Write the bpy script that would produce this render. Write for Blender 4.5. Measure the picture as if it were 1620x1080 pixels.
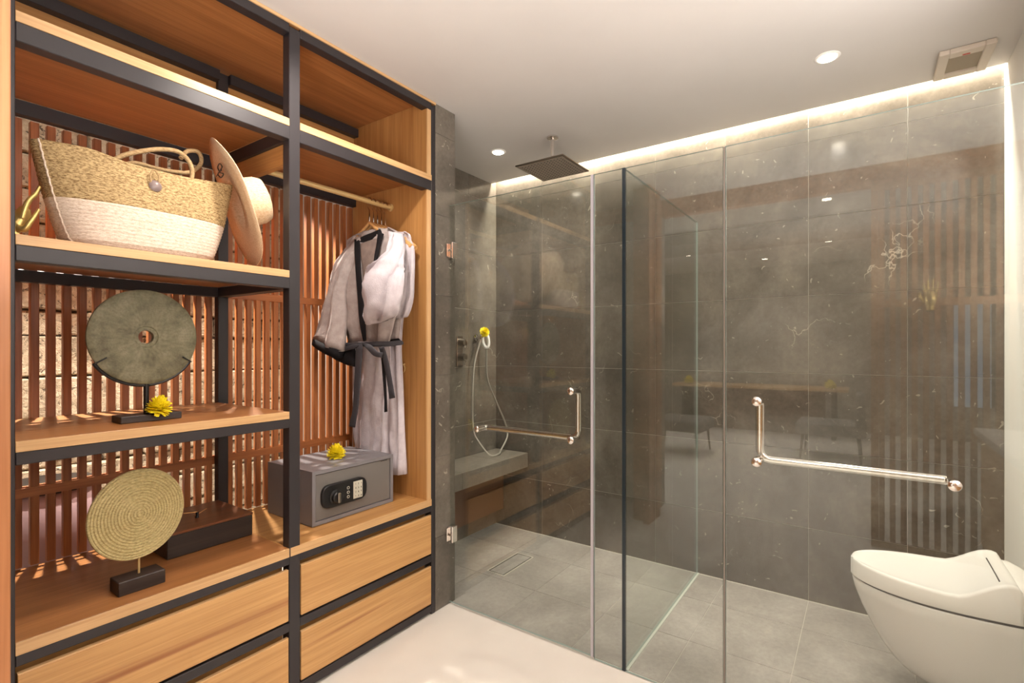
import bpy, bmesh, math, random
from mathutils import Vector, Matrix, noise
random.seed(7)
for o in list(bpy.data.objects): bpy.data.objects.remove(o)
SC = bpy.context.scene; COL = SC.collection
PI = math.pi; S35, C35 = math.sin(math.radians(35)), math.cos(math.radians(35))
# ---------------------------------------------------------------- camera
CAMH = 1.35; F = 799.0; HZ = 550.0
cam = bpy.data.cameras.new('camera'); cam.sensor_width = 36; cam.lens = F / 1620 * 36
cam.shift_y = (HZ - 540) / 1620; cam.clip_start = .02; cam.clip_end = 60
camo = bpy.data.objects.new('camera', cam); COL.objects.link(camo)
camo.location = (0, 0, CAMH); camo.rotation_euler = (PI / 2, 0, math.radians(-55)); SC.camera = camo
# ---------------------------------------------------------------- world, exposure
w = bpy.data.worlds.new('world'); SC.world = w; w.use_nodes = True
bg = w.node_tree.nodes['Background']; bg.inputs[0].default_value = (.75, .85, 1, 1); bg.inputs[1].default_value = .35
SC.view_settings.view_transform = 'Standard'; SC.view_settings.look = 'None'
SC.view_settings.exposure = 0.20; SC.view_settings.gamma = 1; SC.view_settings.use_curve_mapping = False
# ---------------------------------------------------------------- lights
WARM = (1, .90, .82); SOFTW = (1, .95, .93)
def spot(name, loc, target, power, size=PI * .7, rad=.03, col=WARM, blend=.5):
    l = bpy.data.lights.new(name, 'SPOT'); l.energy = power; l.spot_size = size; l.spot_blend = blend
    l.shadow_soft_size = rad; l.color = col
    o = bpy.data.objects.new(name, l); COL.objects.link(o); o.location = loc
    o.rotation_euler = (Vector(target) - Vector(loc)).to_track_quat('-Z', 'Y').to_euler(); return o
def area(name, loc, target, power, sx, sy, col=SOFTW, spread=PI):
    l = bpy.data.lights.new(name, 'AREA'); l.shape = 'RECTANGLE'; l.size = sx; l.size_y = sy; l.energy = power; l.color = col
    l.spread = spread
    o = bpy.data.objects.new(name, l); COL.objects.link(o); o.location = loc
    o.rotation_euler = (Vector(target) - Vector(loc)).to_track_quat('-Z', 'Y').to_euler(); return o
CEIL = 2.60
DOWN = [(2.588, 1.92, 34), (2.556, .135, 30), (1.02, 1.42, 20), (.95, .20, 14), (-.9, .6, 30), (.30, -.95, 26)]  # the last one is added out of view to brighten the slat partition
for i, (x, y, p) in enumerate(DOWN):
    spot('downlight_lamp', (x, y, (CEIL if x > -.3 else 2.75) - .03), (x, y, 0), p, PI * .82, .035, WARM, .8)
spot('wardrobe_accent_lamp', (1.02, 1.30, CEIL - .03), (1.35, 2.1, 1.3), 34, PI * .55, .03, WARM, .6)
for x in (.62, 1.45):
    spot('garden_wall_lamp', (x, 2.76, 2.29), (x, 2.50, 1.0), 270 if x < 1 else 170, PI * .52, .012, (1, .90, .80), .5)
area('garden_wall_fill', (.8, 2.75, 2.75), (.8, 2.95, 1.0), 7, 2.0, .2, (1, .92, .82))  # added general fill for the stone wall, not a fitting
area('added_ceiling_fill', (.80, -.86, 1.55), (.80, -.86, 2.6), 56, 1.9, .45, SOFTW)  # added unseen fill above the counter, aimed up to brighten the ceiling
area('added_bounce_fill', (-.05, .60, 1.43), (-.05, .60, 2.6), 36, .7, .7, SOFTW)  # added unseen fill facing up, lifts the ceiling by bounce
area('bedroom_side_fill', (-2.4, 3.8, 1.5), (-1.5, 0, 1.2), 100, 2.6, 2.0, (1, .96, .92))  # added area fill, placed where the glass does not mirror it
for x, y in ((-1.6, 1.9), (-1.6, .3), (-3.8, 2.2), (-3.8, .4), (-4.8, 1.3)):
    spot('bedroom_lamp', (x, y, 2.72), (x, y, 0), 170, PI * .8, .04, WARM, .8)
area('cove_light', (3.092, .91, 2.70), (3.092, .91, 0), 54, 2.8, .03, (1, .90, .74)).rotation_euler = (0, 0, PI / 2)
# ---------------------------------------------------------------- materials
def mat(name):
    m = bpy.data.materials.new(name); m.use_nodes = True
    return m, m.node_tree.nodes, m.node_tree.links, m.node_tree.nodes['Principled BSDF']
def lin(c): return tuple(((v / 255) / 12.92 if v <= 10 else ((v / 255 + .055) / 1.055) ** 2.4) for v in c) + (1,)
def plain(name, c, rough=.5, metal=0, spec=.5, coat=0, emis=None, es=0):
    m, N, L, B = mat(name); B.inputs['Base Color'].default_value = lin(c)
    B.inputs['Roughness'].default_value = rough; B.inputs['Metallic'].default_value = metal
    B.inputs['Specular IOR Level'].default_value = spec; B.inputs['Coat Weight'].default_value = coat
    if emis: B.inputs['Emission Color'].default_value = lin(emis); B.inputs['Emission Strength'].default_value = es
    return m
def coords(N, L, scale, per_object=True, world=False):
    mp = N.new('ShaderNodeMapping'); mp.inputs['Scale'].default_value = scale
    if world:
        g = N.new('ShaderNodeNewGeometry'); L.new(g.outputs['Position'], mp.inputs[0])
    else:
        t = N.new('ShaderNodeTexCoord')
        if per_object:
            oi = N.new('ShaderNodeObjectInfo'); v = N.new('ShaderNodeVectorMath'); v.operation = 'MULTIPLY_ADD'
            L.new(oi.outputs['Random'], v.inputs[0]); v.inputs[1].default_value = (7, 5, 9); L.new(t.outputs['Object'], v.inputs[2])
            L.new(v.outputs[0], mp.inputs[0])
        else: L.new(t.outputs['Object'], mp.inputs[0])
    return mp.outputs[0]
def nz(N, L, vec, scale, detail=4, rough=.55, dist=0):
    n = N.new('ShaderNodeTexNoise'); n.inputs['Scale'].default_value = scale; n.inputs['Detail'].default_value = detail
    n.inputs['Roughness'].default_value = rough; n.inputs['Distortion'].default_value = dist; L.new(vec, n.inputs['Vector']); return n.outputs['Fac']
def ramp(N, L, fac, stops):
    r = N.new('ShaderNodeValToRGB'); e = r.color_ramp.elements
    while len(e) < len(stops): e.new(.5)
    for k, (p, c) in enumerate(stops): e[k].position = p; e[k].color = c
    L.new(fac, r.inputs[0]); return r.outputs[0]
def mix(N, L, fac, a, b, mode='MIX'):
    m = N.new('ShaderNodeMix'); m.data_type = 'RGBA'; m.blend_type = mode
    for s, v in ((0, fac), (6, a), (7, b)):
        if hasattr(v, 'links') or hasattr(v, 'is_linked'): L.new(v, m.inputs[s])
        else: m.inputs[s].default_value = v
    return m.outputs[2]
def bump(N, L, B, h, s=.2, d=.01):
    b = N.new('ShaderNodeBump'); b.inputs['Strength'].default_value = s; b.inputs['Distance'].default_value = d
    L.new(h, b.inputs['Height']); L.new(b.outputs[0], B.inputs['Normal'])
def wood(name, dark, light, axis, rough=.38, streak=None, pores=True):
    m, N, L, B = mat(name); s = [26, 26, 26]; s[axis] = 1.3
    v = coords(N, L, s)
    a = nz(N, L, v, 1.0, 5, .6, .6); c = ramp(N, L, a, [(.3, lin(dark)), (.7, lin(light))])
    s2 = [160, 160, 160]; s2[axis] = 3; f = nz(N, L, coords(N, L, s2), 1, 2)
    c = mix(N, L, ramp(N, L, f, [(.35, (.82, .78, .74, 1)), (.6, (1, 1, 1, 1))]), (0, 0, 0, 1), c, 'MIX') if False else mix(N, L, 1.0, c, ramp(N, L, f, [(.35, (.86, .82, .78, 1)), (.6, (1, 1, 1, 1))]), 'MULTIPLY')
    if streak:
        s3 = [11, 11, 11]; s3[axis] = .35; g = nz(N, L, coords(N, L, s3), 1, 3, .5, .3)
        c = mix(N, L, ramp(N, L, g, [(.60, (0, 0, 0, 1)), (.68, (1, 1, 1, 1))]), c, lin(streak))
    L.new(c, B.inputs['Base Color']); B.inputs['Roughness'].default_value = rough; bump(N, L, B, f, .08, .002); return m
WD, WL = (168, 118, 66), (196, 148, 90)
M = {}
for i, a in enumerate('xyz'): M['wood_' + a] = wood('honey_teak_' + a, WD, WL, i)
M['drawer'] = wood('drawer_teak', (188, 142, 88), (208, 163, 106), 0, .4, (150, 96, 56))
M['edge'] = wood('pale_teak_edge', (198, 158, 108), (214, 174, 126), 0, .4)
M['edge_y'] = wood('pale_teak_edge_y', (198, 158, 108), (214, 174, 126), 1, .4)
M['edge_z'] = wood('pale_teak_edge_z', (198, 158, 108), (214, 174, 126), 2, .4)
M['slat'] = wood('red_teak_slat', (140, 80, 42), (180, 112, 62), 2, .4)
M['slat_x'] = wood('red_teak_rail', (140, 80, 42), (180, 112, 62), 0, .4)
M['shelf_shade_wood'] = wood('shaded_shelf_teak', (150, 98, 54), (178, 122, 72), 0, .36)  # teak darkened and reddened to paint the shade inside the shelves
M['partition'] = wood('brown_partition_slat', (146, 104, 70), (176, 130, 90), 2, .5)
M['jamb'] = wood('jamb_teak', (160, 104, 64), (174, 118, 76), 2, .4)
M['darkwood'] = wood('black_brown_wood', (34, 27, 25), (58, 46, 40), 0, .5)
M['boxtop'] = wood('brown_box_top', (96, 56, 34), (122, 74, 44), 0, .35)
M['hangerwood'] = wood('hanger_wood', (206, 156, 98), (226, 180, 120), 1, .35)
M['steel'] = plain('charcoal_steel', (42, 38, 40), .45, 0, .5)
M['chrome'] = plain('chrome', (225, 220, 215), .10, 1)
M['nickel'] = plain('brushed_nickel', (150, 140, 128), .3, 1)
M['brass'] = plain('polished_brass', (206, 180, 112), .36, .8)
M['rod'] = plain('pale_brass_rod', (205, 175, 120), .35, .3)
M['white'] = plain('white_ceramic', (216, 212, 206), .12, 0, .5, .4)
M['lid'] = plain('white_plastic', (244, 241, 236), .22)
M['whiteplastic'] = plain('white_handset', (240, 240, 238), .3)
M['black'] = plain('black_plastic', (24, 23, 24), .35)
M['grey_key'] = plain('pale_key', (196, 192, 176), .5)
M['safe'] = plain('grey_powder_coat', (122, 119, 122), .38)
M['safe_in'] = plain('grey_powder_coat_door', (112, 108, 104), .42)
M['yellow'] = plain('yellow_petal', (252, 234, 40), .6)
M['green'] = plain('green_calyx', (90, 110, 40), .6)
M['grout'] = plain('grout', (112, 106, 98), .8)
M['groutwall'] = plain('wall_grout', (172, 165, 154), .8)
M['groutpale'] = plain('pale_grout', (200, 194, 184), .8)
M['beige_metal'] = plain('vent_beige', (206, 196, 182), .5)
M['vent_in'] = plain('vent_filter', (150, 138, 120), .7)
M['red'] = plain('red_dot', (190, 60, 50), .5)
M['emit'] = plain('lamp_glow', (255, 240, 220), .5, 0, .5, 0, (255, 240, 220), 22)
M['led'] = plain('led_tape', (255, 236, 200), .5, 0, .5, 0, (255, 236, 200), 8)
M['robe_black'] = plain('black_trim_fabric', (26, 24, 26), .9, 0, .2)
M['belt'] = plain('charcoal_belt_fabric', (66, 64, 68), .85, 0, .2)
M['grey_fabric'] = plain('grey_upholstery', (120, 116, 112), .9)
M['window_sky'] = plain('window_daylight', (170, 195, 220), .5, 0, .5, 0, (170, 195, 220), 1.0)
M['mauve'] = plain('mauve_glaze', (158, 134, 136), .4)
M['counter'] = plain('white_counter', (226, 222, 214), .25)
def fabric(name, a, b, sc=260):
    m, N, L, B = mat(name); v = coords(N, L, (1, 1, 1)); n = nz(N, L, v, 30, 3)
    L.new(ramp(N, L, n, [(.3, lin(a)), (.7, lin(b))]), B.inputs['Base Color']); B.inputs['Roughness'].default_value = .9
    B.inputs['Specular IOR Level'].default_value = .15
    v2 = N.new('ShaderNodeTexVoronoi'); v2.inputs['Scale'].default_value = sc; L.new(v, v2.inputs['Vector']); bump(N, L, B, v2.outputs['Distance'], .3, .002); return m
M['robe'] = fabric('robe_waffle_grey_shaded', (156, 144, 140), (174, 163, 159))  # grey cloth, darkened to carry the robe's shadowed side
M['robe_pale_lit'] = fabric('robe_waffle_pale_lit', (190, 182, 188), (206, 199, 204))  # second robe's own pale cloth, also paints light on the front robe
M['robe_in'] = fabric('robe_lining', (118, 104, 98), (134, 120, 112))
def straw(name, a, b, mottled=.5, zs=60, fine=220):
    m, N, L, B = mat(name); v = coords(N, L, (1, 1, 1)); vx = coords(N, L, (110, 110, 330))
    n = nz(N, L, vx, 1, 3, .7); c = ramp(N, L, n, [(.36, lin(a)), (.60, lin(b))])
    L.new(c, B.inputs['Base Color']); B.inputs['Roughness'].default_value = .8; B.inputs['Specular IOR Level'].default_value = .25
    bump(N, L, B, n, .5, .004); return m
M['seagrass'] = straw('seagrass_brown', (112, 86, 52), (190, 164, 118))
M['seawhite'] = straw('seagrass_white', (190, 168, 146), (222, 206, 188))
M['hat'] = straw('straw_hat', (214, 180, 138), (236, 210, 176))
M['rope'] = straw('rope_handle', (140, 112, 76), (172, 146, 106))
M['coil'] = straw('coiled_gold_weave', (164, 148, 102), (202, 186, 136))
M['shell'] = plain('shell_button', (128, 112, 108), .3)
def patina():
    m, N, L, B = mat('green_stone_patina'); v = coords(N, L, (1, 1, 1), False); n = nz(N, L, v, 14, 6, .7)
    c = ramp(N, L, n, [(.30, lin((84, 78, 58))), (.5, lin((122, 118, 92))), (.7, lin((146, 142, 118)))])
    n2 = nz(N, L, v, 120, 3); c = mix(N, L, 1.0, c, ramp(N, L, n2, [(.35, (.78, .78, .76, 1)), (.6, (1, 1, 1, 1))]), 'MULTIPLY')
    L.new(c, B.inputs['Base Color']); B.inputs['Roughness'].default_value = .6; bump(N, L, B, n2, .35, .003); return m
M['patina'] = patina()
def tile(name, dark, mid, light, rough, vein, spec=.5):
    m, N, L, B = mat(name); v = coords(N, L, (1, 1, 1), world=True)
    n = nz(N, L, v, 2.2, 6, .65, .4); f = nz(N, L, v, 46, 5, .7)
    c = ramp(N, L, n, [(.32, lin(dark)), (.52, lin(mid)), (.72, lin(light))])
    c = mix(N, L, 1.0, c, ramp(N, L, f, [(.3, (.86, .86, .86, 1)), (.7, (1.1, 1.1, 1.1, 1))]), 'MULTIPLY')
    oi = N.new('ShaderNodeObjectInfo'); c = mix(N, L, 1.0, c, ramp(N, L, oi.outputs['Random'], [(0, (.90, .89, .88, 1)), (1, (1.08, 1.08, 1.07, 1))]), 'MULTIPLY')
    # short pale fossil veins
    dm = N.new('ShaderNodeTexNoise'); dm.inputs['Scale'].default_value = 5; dm.inputs['Detail'].default_value = 4; L.new(v, dm.inputs['Vector'])
    mx = N.new('ShaderNodeMix'); mx.data_type = 'VECTOR'; mx.inputs[0].default_value = .25
    L.new(v, mx.inputs[4]); L.new(dm.outputs['Color'], mx.inputs[5])
    vo = N.new('ShaderNodeTexVoronoi'); vo.feature = 'DISTANCE_TO_EDGE'; vo.inputs['Scale'].default_value = 4.2; L.new(mx.outputs[1], vo.inputs['Vector'])
    e = ramp(N, L, vo.outputs['Distance'], [(0, (1, 1, 1, 1)), (.009, (0, 0, 0, 1))])
    k = ramp(N, L, nz(N, L, v, 3.1, 3), [(.60, (0, 0, 0, 1)), (.70, (vein, vein, vein, 1))])
    e = mix(N, L, 1.0, e, k, 'MULTIPLY')
    sp = ramp(N, L, nz(N, L, v, 24, 2, .4, 1.5), [(.715, (0, 0, 0, 1)), (.745, (vein * .6, vein * .6, vein * .6, 1))])
    e = mix(N, L, 1.0, e, sp, 'ADD'); c = mix(N, L, e, c, lin((196, 188, 172)))
    L.new(c, B.inputs['Base Color']); B.inputs['Roughness'].default_value = rough; B.inputs['Specular IOR Level'].default_value = spec
    return m
M['walltile'] = tile('dark_limestone_wall', (86, 81, 74), (105, 99, 91), (130, 122, 111), .12, .7)
M['floortile'] = tile('grey_limestone_floor', (140, 134, 128), (160, 154, 148), (182, 176, 169), .42, .35)
M['bench'] = tile('grey_limestone_bench', (100, 94, 86), (116, 109, 100), (130, 122, 112), .4, .3)
M['bench_in'] = plain('brown_cabinet_panel', (104, 72, 50), .5)
def stone():
    m, N, L, B = mat('rough_garden_stone'); v = coords(N, L, (1, 1, 1), world=True); n = nz(N, L, v, 9, 6, .75)
    c = ramp(N, L, n, [(.3, lin((112, 98, 78))), (.5, lin((176, 160, 134))), (.7, lin((206, 192, 166)))])
    h = nz(N, L, v, 34, 5, .75, .5); c = mix(N, L, ramp(N, L, h, [(.38, (1, 1, 1, 1)), (.44, (0, 0, 0, 1))]), c, lin((74, 62, 48)))
    L.new(c, B.inputs['Base Color']); B.inputs['Roughness'].default_value = .9; bump(N, L, B, h, .9, .02); return m
M['stone'] = stone()
def plaster(name, a, b, rough=.7):
    m, N, L, B = mat(name); v = coords(N, L, (1, 1, 1), world=True); n = nz(N, L, v, 1.6, 4)
    L.new(ramp(N, L, n, [(.3, lin(a)), (.7, lin(b))]), B.inputs['Base Color']); B.inputs['Roughness'].default_value = rough; return m
M['ceiling'] = plaster('ceiling_paint', (204, 200, 195), (210, 206, 201))
M['floor'] = plaster('pale_terrazzo', (208, 202, 193), (220, 214, 205), .55)
M['wallpaint'] = plaster('white_wall_paint', (228, 226, 220), (232, 230, 226))
M['greywall'] = plaster('warm_grey_wall', (150, 144, 136), (160, 154, 146))
def glass():
    m, N, L, B = mat('clear_glass'); N.remove(B); out = N['Material Output']
    tr = N.new('ShaderNodeBsdfTransparent'); tr.inputs[0].default_value = (.955, .975, .962, 1)
    gl = N.new('ShaderNodeBsdfGlossy'); gl.inputs['Roughness'].default_value = 0.0
    ge = N.new('ShaderNodeNewGeometry'); m1 = N.new('ShaderNodeMath'); m1.operation = 'MULTIPLY_ADD'
    L.new(ge.outputs['Backfacing'], m1.inputs[0]); m1.inputs[1].default_value = 1 / 1.52 - 1.52; m1.inputs[2].default_value = 1.52
    fr = N.new('ShaderNodeFresnel'); L.new(m1.outputs[0], fr.inputs['IOR'])
    mx = N.new('ShaderNodeMixShader'); L.new(fr.outputs[0], mx.inputs[0]); L.new(tr.outputs[0], mx.inputs[1]); L.new(gl.outputs[0], mx.inputs[2])
    L.new(mx.outputs[0], out.inputs[0]); return m
M['glass'] = glass()
M['glass_edge'] = plain('dark_glass_edge', (34, 44, 50), .2, 0, .4)
M['glass_edge_pale'] = plain('pale_glass_edge', (150, 164, 158), .2, 0, .6)
M['seal_grey'] = plain('smoky_seal', (120, 112, 104), .3)
M['seal'] = plain('translucent_seal', (176, 172, 178), .3)
# ---------------------------------------------------------------- object helpers
WL_ = {}
def link(o, parent=None):
    COL.objects.link(o)
    if parent: o.parent = parent
    return o
def tag(o, label=None, cat=None, group=None, kind=None):
    if label: o['label'] = label
    if cat: o['category'] = cat
    if group: o['group'] = group
    if kind: o['kind'] = kind
    return o
def thing(name, loc, label, cat, group=None):
    o = bpy.data.objects.new(name, None); o.empty_display_size = .05; link(o); o.location = loc; WL_[o.name] = Vector(loc)
    return tag(o, label, cat, group)
def finish(name, bm, m, parent=None, smooth=False, label=None, mods=None):
    """link a world-space bmesh as one mesh object with its origin at the middle"""
    bmesh.ops.recalc_face_normals(bm, faces=bm.faces)
    vs = [v.co for v in bm.verts]
    lo = Vector([min(v[i] for v in vs) for i in range(3)]); hi = Vector([max(v[i] for v in vs) for i in range(3)]); c = (lo + hi) / 2
    for v in bm.verts: v.co -= c
    me = bpy.data.meshes.new(name); bm.to_mesh(me); bm.free()
    for x in (m if isinstance(m, (list, tuple)) else [m]): me.materials.append(x)
    if smooth:
        for p in me.polygons: p.use_smooth = True
        if smooth != 'all':
            try: me.set_sharp_from_angle(angle=math.radians(38))
            except Exception: pass
    o = bpy.data.objects.new(name, me); link(o, parent)
    o.location = c - (WL_[parent.name] if parent else Vector((0, 0, 0))); WL_[o.name] = c.copy()
    if label: o['label'] = label
    return o
def box_bm(bm, x0, x1, y0, y1, z0, z1, bev=0, mi=0, seg=1):
    r = bmesh.ops.create_cube(bm, size=1)['verts']
    for v in r: v.co = Vector(((x0 + x1) / 2 + v.co.x * (x1 - x0), (y0 + y1) / 2 + v.co.y * (y1 - y0), (z0 + z1) / 2 + v.co.z * (z1 - z0)))
    fs = {f for v in r for f in v.link_faces}
    for f in fs: f.material_index = mi
    if bev:
        es = {e for v in r for e in v.link_edges}
        bmesh.ops.bevel(bm, geom=list(es), offset=bev, segments=seg, profile=.5, affect='EDGES')
def box(name, d, m, parent=None, bev=.0, label=None, seg=1):
    bm = bmesh.new(); box_bm(bm, *d, bev=bev, seg=seg); return finish(name, bm, m, parent, smooth=seg > 1, label=label)
def struct(o): o['kind'] = 'structure'; return o
def frame_of(d):
    d = d.normalized(); u = d.orthogonal().normalized(); return u, d.cross(u)
def crom(pts, n=8):
    P = [Vector(p) for p in pts]; P = [2 * P[0] - P[1]] + P + [2 * P[-1] - P[-2]]; out = []
    for i in range(1, len(P) - 2):
        for k in range(n):
            t = k / n; a, b, c, d = P[i - 1:i + 3]
            out.append(.5 * ((2 * b) + (c - a) * t + (2 * a - 5 * b + 4 * c - d) * t * t + (-a + 3 * b - 3 * c + d) * t ** 3))
    out.append(P[-2]); return out
def tube_bm(bm, pts, r, n=12, mi=0, cap=True, closed=False, squash=None):
    pts = [Vector(p) for p in pts]; rs = r if isinstance(r, (list, tuple)) else [r] * len(pts)
    rings = []; u = None
    for i, p in enumerate(pts):
        if closed: d = pts[(i + 1) % len(pts)] - pts[i - 1]
        else: d = pts[min(i + 1, len(pts) - 1)] - pts[max(i - 1, 0)]
        d.normalize()
        if u is None: u = d.orthogonal().normalized()
        u = (u - d * u.dot(d)).normalized(); v = d.cross(u)
        rings.append([bm.verts.new(p + (u * math.cos(2 * PI * k / n) + v * math.sin(2 * PI * k / n)) * rs[i]) for k in range(n)])
    m_ = len(rings)
    for i in range(m_ if closed else m_ - 1):
        a, b = rings[i], rings[(i + 1) % m_]
        for k in range(n):
            f = bm.faces.new((a[k], a[(k + 1) % n], b[(k + 1) % n], b[k])); f.material_index = mi
    if cap and not closed:
        bm.faces.new(rings[0][::-1]).material_index = mi; bm.faces.new(rings[-1]).material_index = mi
def tube(name, pts, r, m, parent=None, n=12, label=None, closed=False):
    bm = bmesh.new(); tube_bm(bm, pts, r, n, closed=closed); return finish(name, bm, m, parent, smooth=True, label=label)
def loft_bm(bm, rings, cap=(True, True), mi=None):
    R = [[bm.verts.new(p) for p in r] for r in rings]; n = len(R[0])
    for i in range(len(R) - 1):
        for k in range(n):
            f = bm.faces.new((R[i][k], R[i][(k + 1) % n], R[i + 1][(k + 1) % n], R[i + 1][k]))
            if mi: f.material_index = mi(i)
    if cap[0]: bm.faces.new(R[0][::-1])
    if cap[1]: bm.faces.new(R[-1])
    return R
def lathe_bm(bm, prof, origin, axis, n=32, mi=None, cap=(True, True)):
    """prof: list of (radius, height) along the axis"""
    ax = Vector(axis).normalized(); u, v = frame_of(ax); o = Vector(origin)
    loft_bm(bm, [[o + ax * h + (u * math.cos(2 * PI * k / n) + v * math.sin(2 * PI * k / n)) * max(r, 1e-4) for k in range(n)] for r, h in prof], cap, mi)
def lathe(name, prof, origin, axis, m, parent=None, n=32, label=None, cap=(True, True)):
    bm = bmesh.new(); lathe_bm(bm, prof, origin, axis, n, cap=cap); return finish(name, bm, m, parent, smooth=True, label=label)
def dirs(px):
    l = (px - 810) / F; return C35 + S35 * l, S35 - C35 * l
def atX(px, py, X):
    a, b = dirs(px); t = X / a; return Vector((X, t * b, CAMH - (py - HZ) / F * t))
def atY(px, py, Y):
    a, b = dirs(px); t = Y / b; return Vector((t * a, Y, CAMH - (py - HZ) / F * t))
# ================================================================= SETTING
XB, YL, YR, PITCH = 3.125, 2.338, -.51, .4175
XG = 1.998
# floors
struct(box('floor', (-5.8, 2.01, -2.6, 1.795, -.08, 0), M['floor']))
sf = struct(box('floor_shower', (2.01, 3.3, -.6, 2.4, -.08, -.0022), M['groutpale']))
def tiles(parent, name, plane, us, vs, m, at, th=.0025, gap=.0013, skip=None):
    """tiles between consecutive joints us x vs on one plane; meshes of equal size share data"""
    cache = {}
    for u0, u1 in zip(us, us[1:]):
        for v0, v1 in zip(vs, vs[1:]):
            if skip and skip(u0, u1, v0, v1): continue
            du, dv = u1 - u0 - 2 * gap, v1 - v0 - 2 * gap
            if du < .01 or dv < .01: continue
            key = (round(du, 4), round(dv, 4))
            if plane == 'x': c = Vector((at - th / 2, (u0 + u1) / 2, (v0 + v1) / 2)); d = (th, du, dv)
            elif plane == 'y': c = Vector(((u0 + u1) / 2, at - th / 2, (v0 + v1) / 2)); d = (du, th, dv)
            else: c = Vector(((u0 + u1) / 2, (v0 + v1) / 2, at - th / 2)); d = (du, dv, th)
            if key not in cache:
                bm = bmesh.new(); box_bm(bm, -d[0] / 2, d[0] / 2, -d[1] / 2, d[1] / 2, -d[2] / 2, d[2] / 2, bev=.0004)
                me = bpy.data.meshes.new(name); bm.to_mesh(me); bm.free(); me.materials.append(m); cache[key] = me
            o = bpy.data.objects.new(name, cache[key]); link(o, parent); o.location = c - (WL_[parent.name] if parent else Vector())
YJ = [YL - PITCH * k for k in range(8)][::-1]     # -.584 ... 2.338
YJ[0] = YR
ZJ = [0, .385, .80, 1.213, 1.628, 2.043, 2.45, 2.78]
tiles(sf, 'tile', 'z', [2.012, 2.375, 2.790, 3.112], YJ, M['floortile'], .0)
wb = struct(box('wall_back', (XB, 3.3, -1.2, 2.5, -.08, 2.85), M['groutwall']))
tiles(wb, 'tile', 'x', YJ, ZJ, M['walltile'], XB)
wl = struct(box('wall_left', (1.90, XB, YL, 2.44, -.08, 2.85), M['groutwall']))
tiles(wl, 'tile', 'y', [2.045, 2.375, 2.790, XB - .003], ZJ, M['walltile'], YL)
# pilaster between wardrobe and shower
pil = struct(box('wall_pilaster', (1.897, 2.0387, 1.804, YL + .05, -.05, CEIL), M['grout']))
tiles(pil, 'tile', 'y', [1.889, 2.041], [0, .377, .79, 1.207, 1.62, 2.035, 2.45, CEIL], M['walltile'], 1.804)
tiles(pil, 'tile', 'x', [1.804, 2.07, 2.335], [0, .377, .79, 1.207, 1.62, 2.035, 2.45, CEIL], M['walltile'], 2.041)
# right wall of the toilet area, vanity alcove, rest of the shell
struct(box('wall_right', (1.93, XB, YR - .12, YR, -.05, 2.85), M['wallpaint']))
struct(box('wall_vanity', (-.30, 1.93, -1.25, -1.13, -.05, 2.70), M['wallpaint']))
struct(box('wall_vanity_end', (1.93, 2.05, -1.25, YR - .12, -.05, 2.70), M['wallpaint']))
ce = struct(box('ceiling', (-.25, 3.062, -1.2, 2.40, CEIL, CEIL + .05), M['ceiling']))
struct(box('ceiling_cove', (2.8, 3.3, -1.2, 2.44, 2.80, 2.85), M['ceiling']))
struct(box('trim_cove', (2.80, 2.83, -1.2, 2.44, 2.65, 2.80), M['ceiling']))
struct(box('trim_header', (-.33, -.25, -1.25, 4.0, 2.46, 2.80), M['slat_x']))
struct(box('wall_dressing_left', (-.25, .185, 1.42, 1.50, -.05, CEIL), M['jamb']))
struct(box('wall_passage', (-.33, -.25, 1.42, 4.0, -.05, 2.46), M['greywall']))
struct(box('wall_passage_end', (-.33, -.25, -2.6, -1.13, -.05, 2.46), M['greywall']))
# bedroom beyond, seen only in the glass
struct(box('ceiling_bedroom', (-5.8, -.33, -2.6, 4.0, 2.75, 2.80), M['ceiling']))
struct(box('trim_bulkhead', (-3.0, -2.2, -2.6, 4.0, 2.60, 2.75), M['greywall']))
struct(box('wall_bedroom_far', (-5.8, -5.7, -2.6, 4.0, -.05, 2.80), M['greywall']))
struct(box('wall_bedroom_left', (-5.8, -.33, 3.9, 4.0, -.05, 2.80), M['wallpaint']))
struct(box('wall_bedroom_right', (-5.8, -.33, -2.7, -2.6, -.05, 2.80), M['wallpaint']))
struct(box('floor_bedroom', (-5.8, -.33, 1.795, 4.0, -.08, 0), M['floor']))
struct(box('floor_passage', (-.33, 2.01, 1.795, 2.4, -.08, 0), M['floor']))
win = struct(box('window_1', (-5.70, -5.69, -1.45, -1.05, .5, 2.0), M['window_sky']))
box('window_frame', (-5.69, -5.66, -1.49, -1.45, .5, 2.0), M['darkwood'], win)
# garden strip behind the wardrobe
struct(box('ground_garden', (-.8, 2.1, 2.40, 3.45, -.1, -.02), M['groutpale']))
gw = struct(box('wall_garden', (-.8, 2.1, 3.31, 3.45, -.05, 2.9), M['grout']))
struct(box('wall_garden_left', (-.8, -.7, 2.40, 3.4, -.05, 2.9), M['greywall']))
struct(box('wall_garden_right', (1.95, 2.05, 2.45, 3.4, -.05, 2.9), M['greywall']))
rs = random.Random(3)
z = 0; row = 0
while z < 2.7:
    h = rs.choice([.12, .15, .17, .2]); x = -.75 - rs.random() * .2
    while x < 2.0:
        wd = rs.uniform(.22, .42); pr = rs.uniform(0, .035)
        bm = bmesh.new(); box_bm(bm, x + .004, x + wd - .004, 3.25 - pr, 3.308, z + .004, z + h - .004, bev=.008)
        for v in bm.verts: v.co += Vector((rs.uniform(-.004, .004), rs.uniform(-.006, .006), rs.uniform(-.004, .004)))
        finish('stone', bm, M['stone'], gw); x += wd
    z += h; row += 1
# cove LED tape
struct(box('trim_led_tape', (3.02, 3.05, -.5, 2.3, CEIL + .052, CEIL + .062), M['led']))
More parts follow.
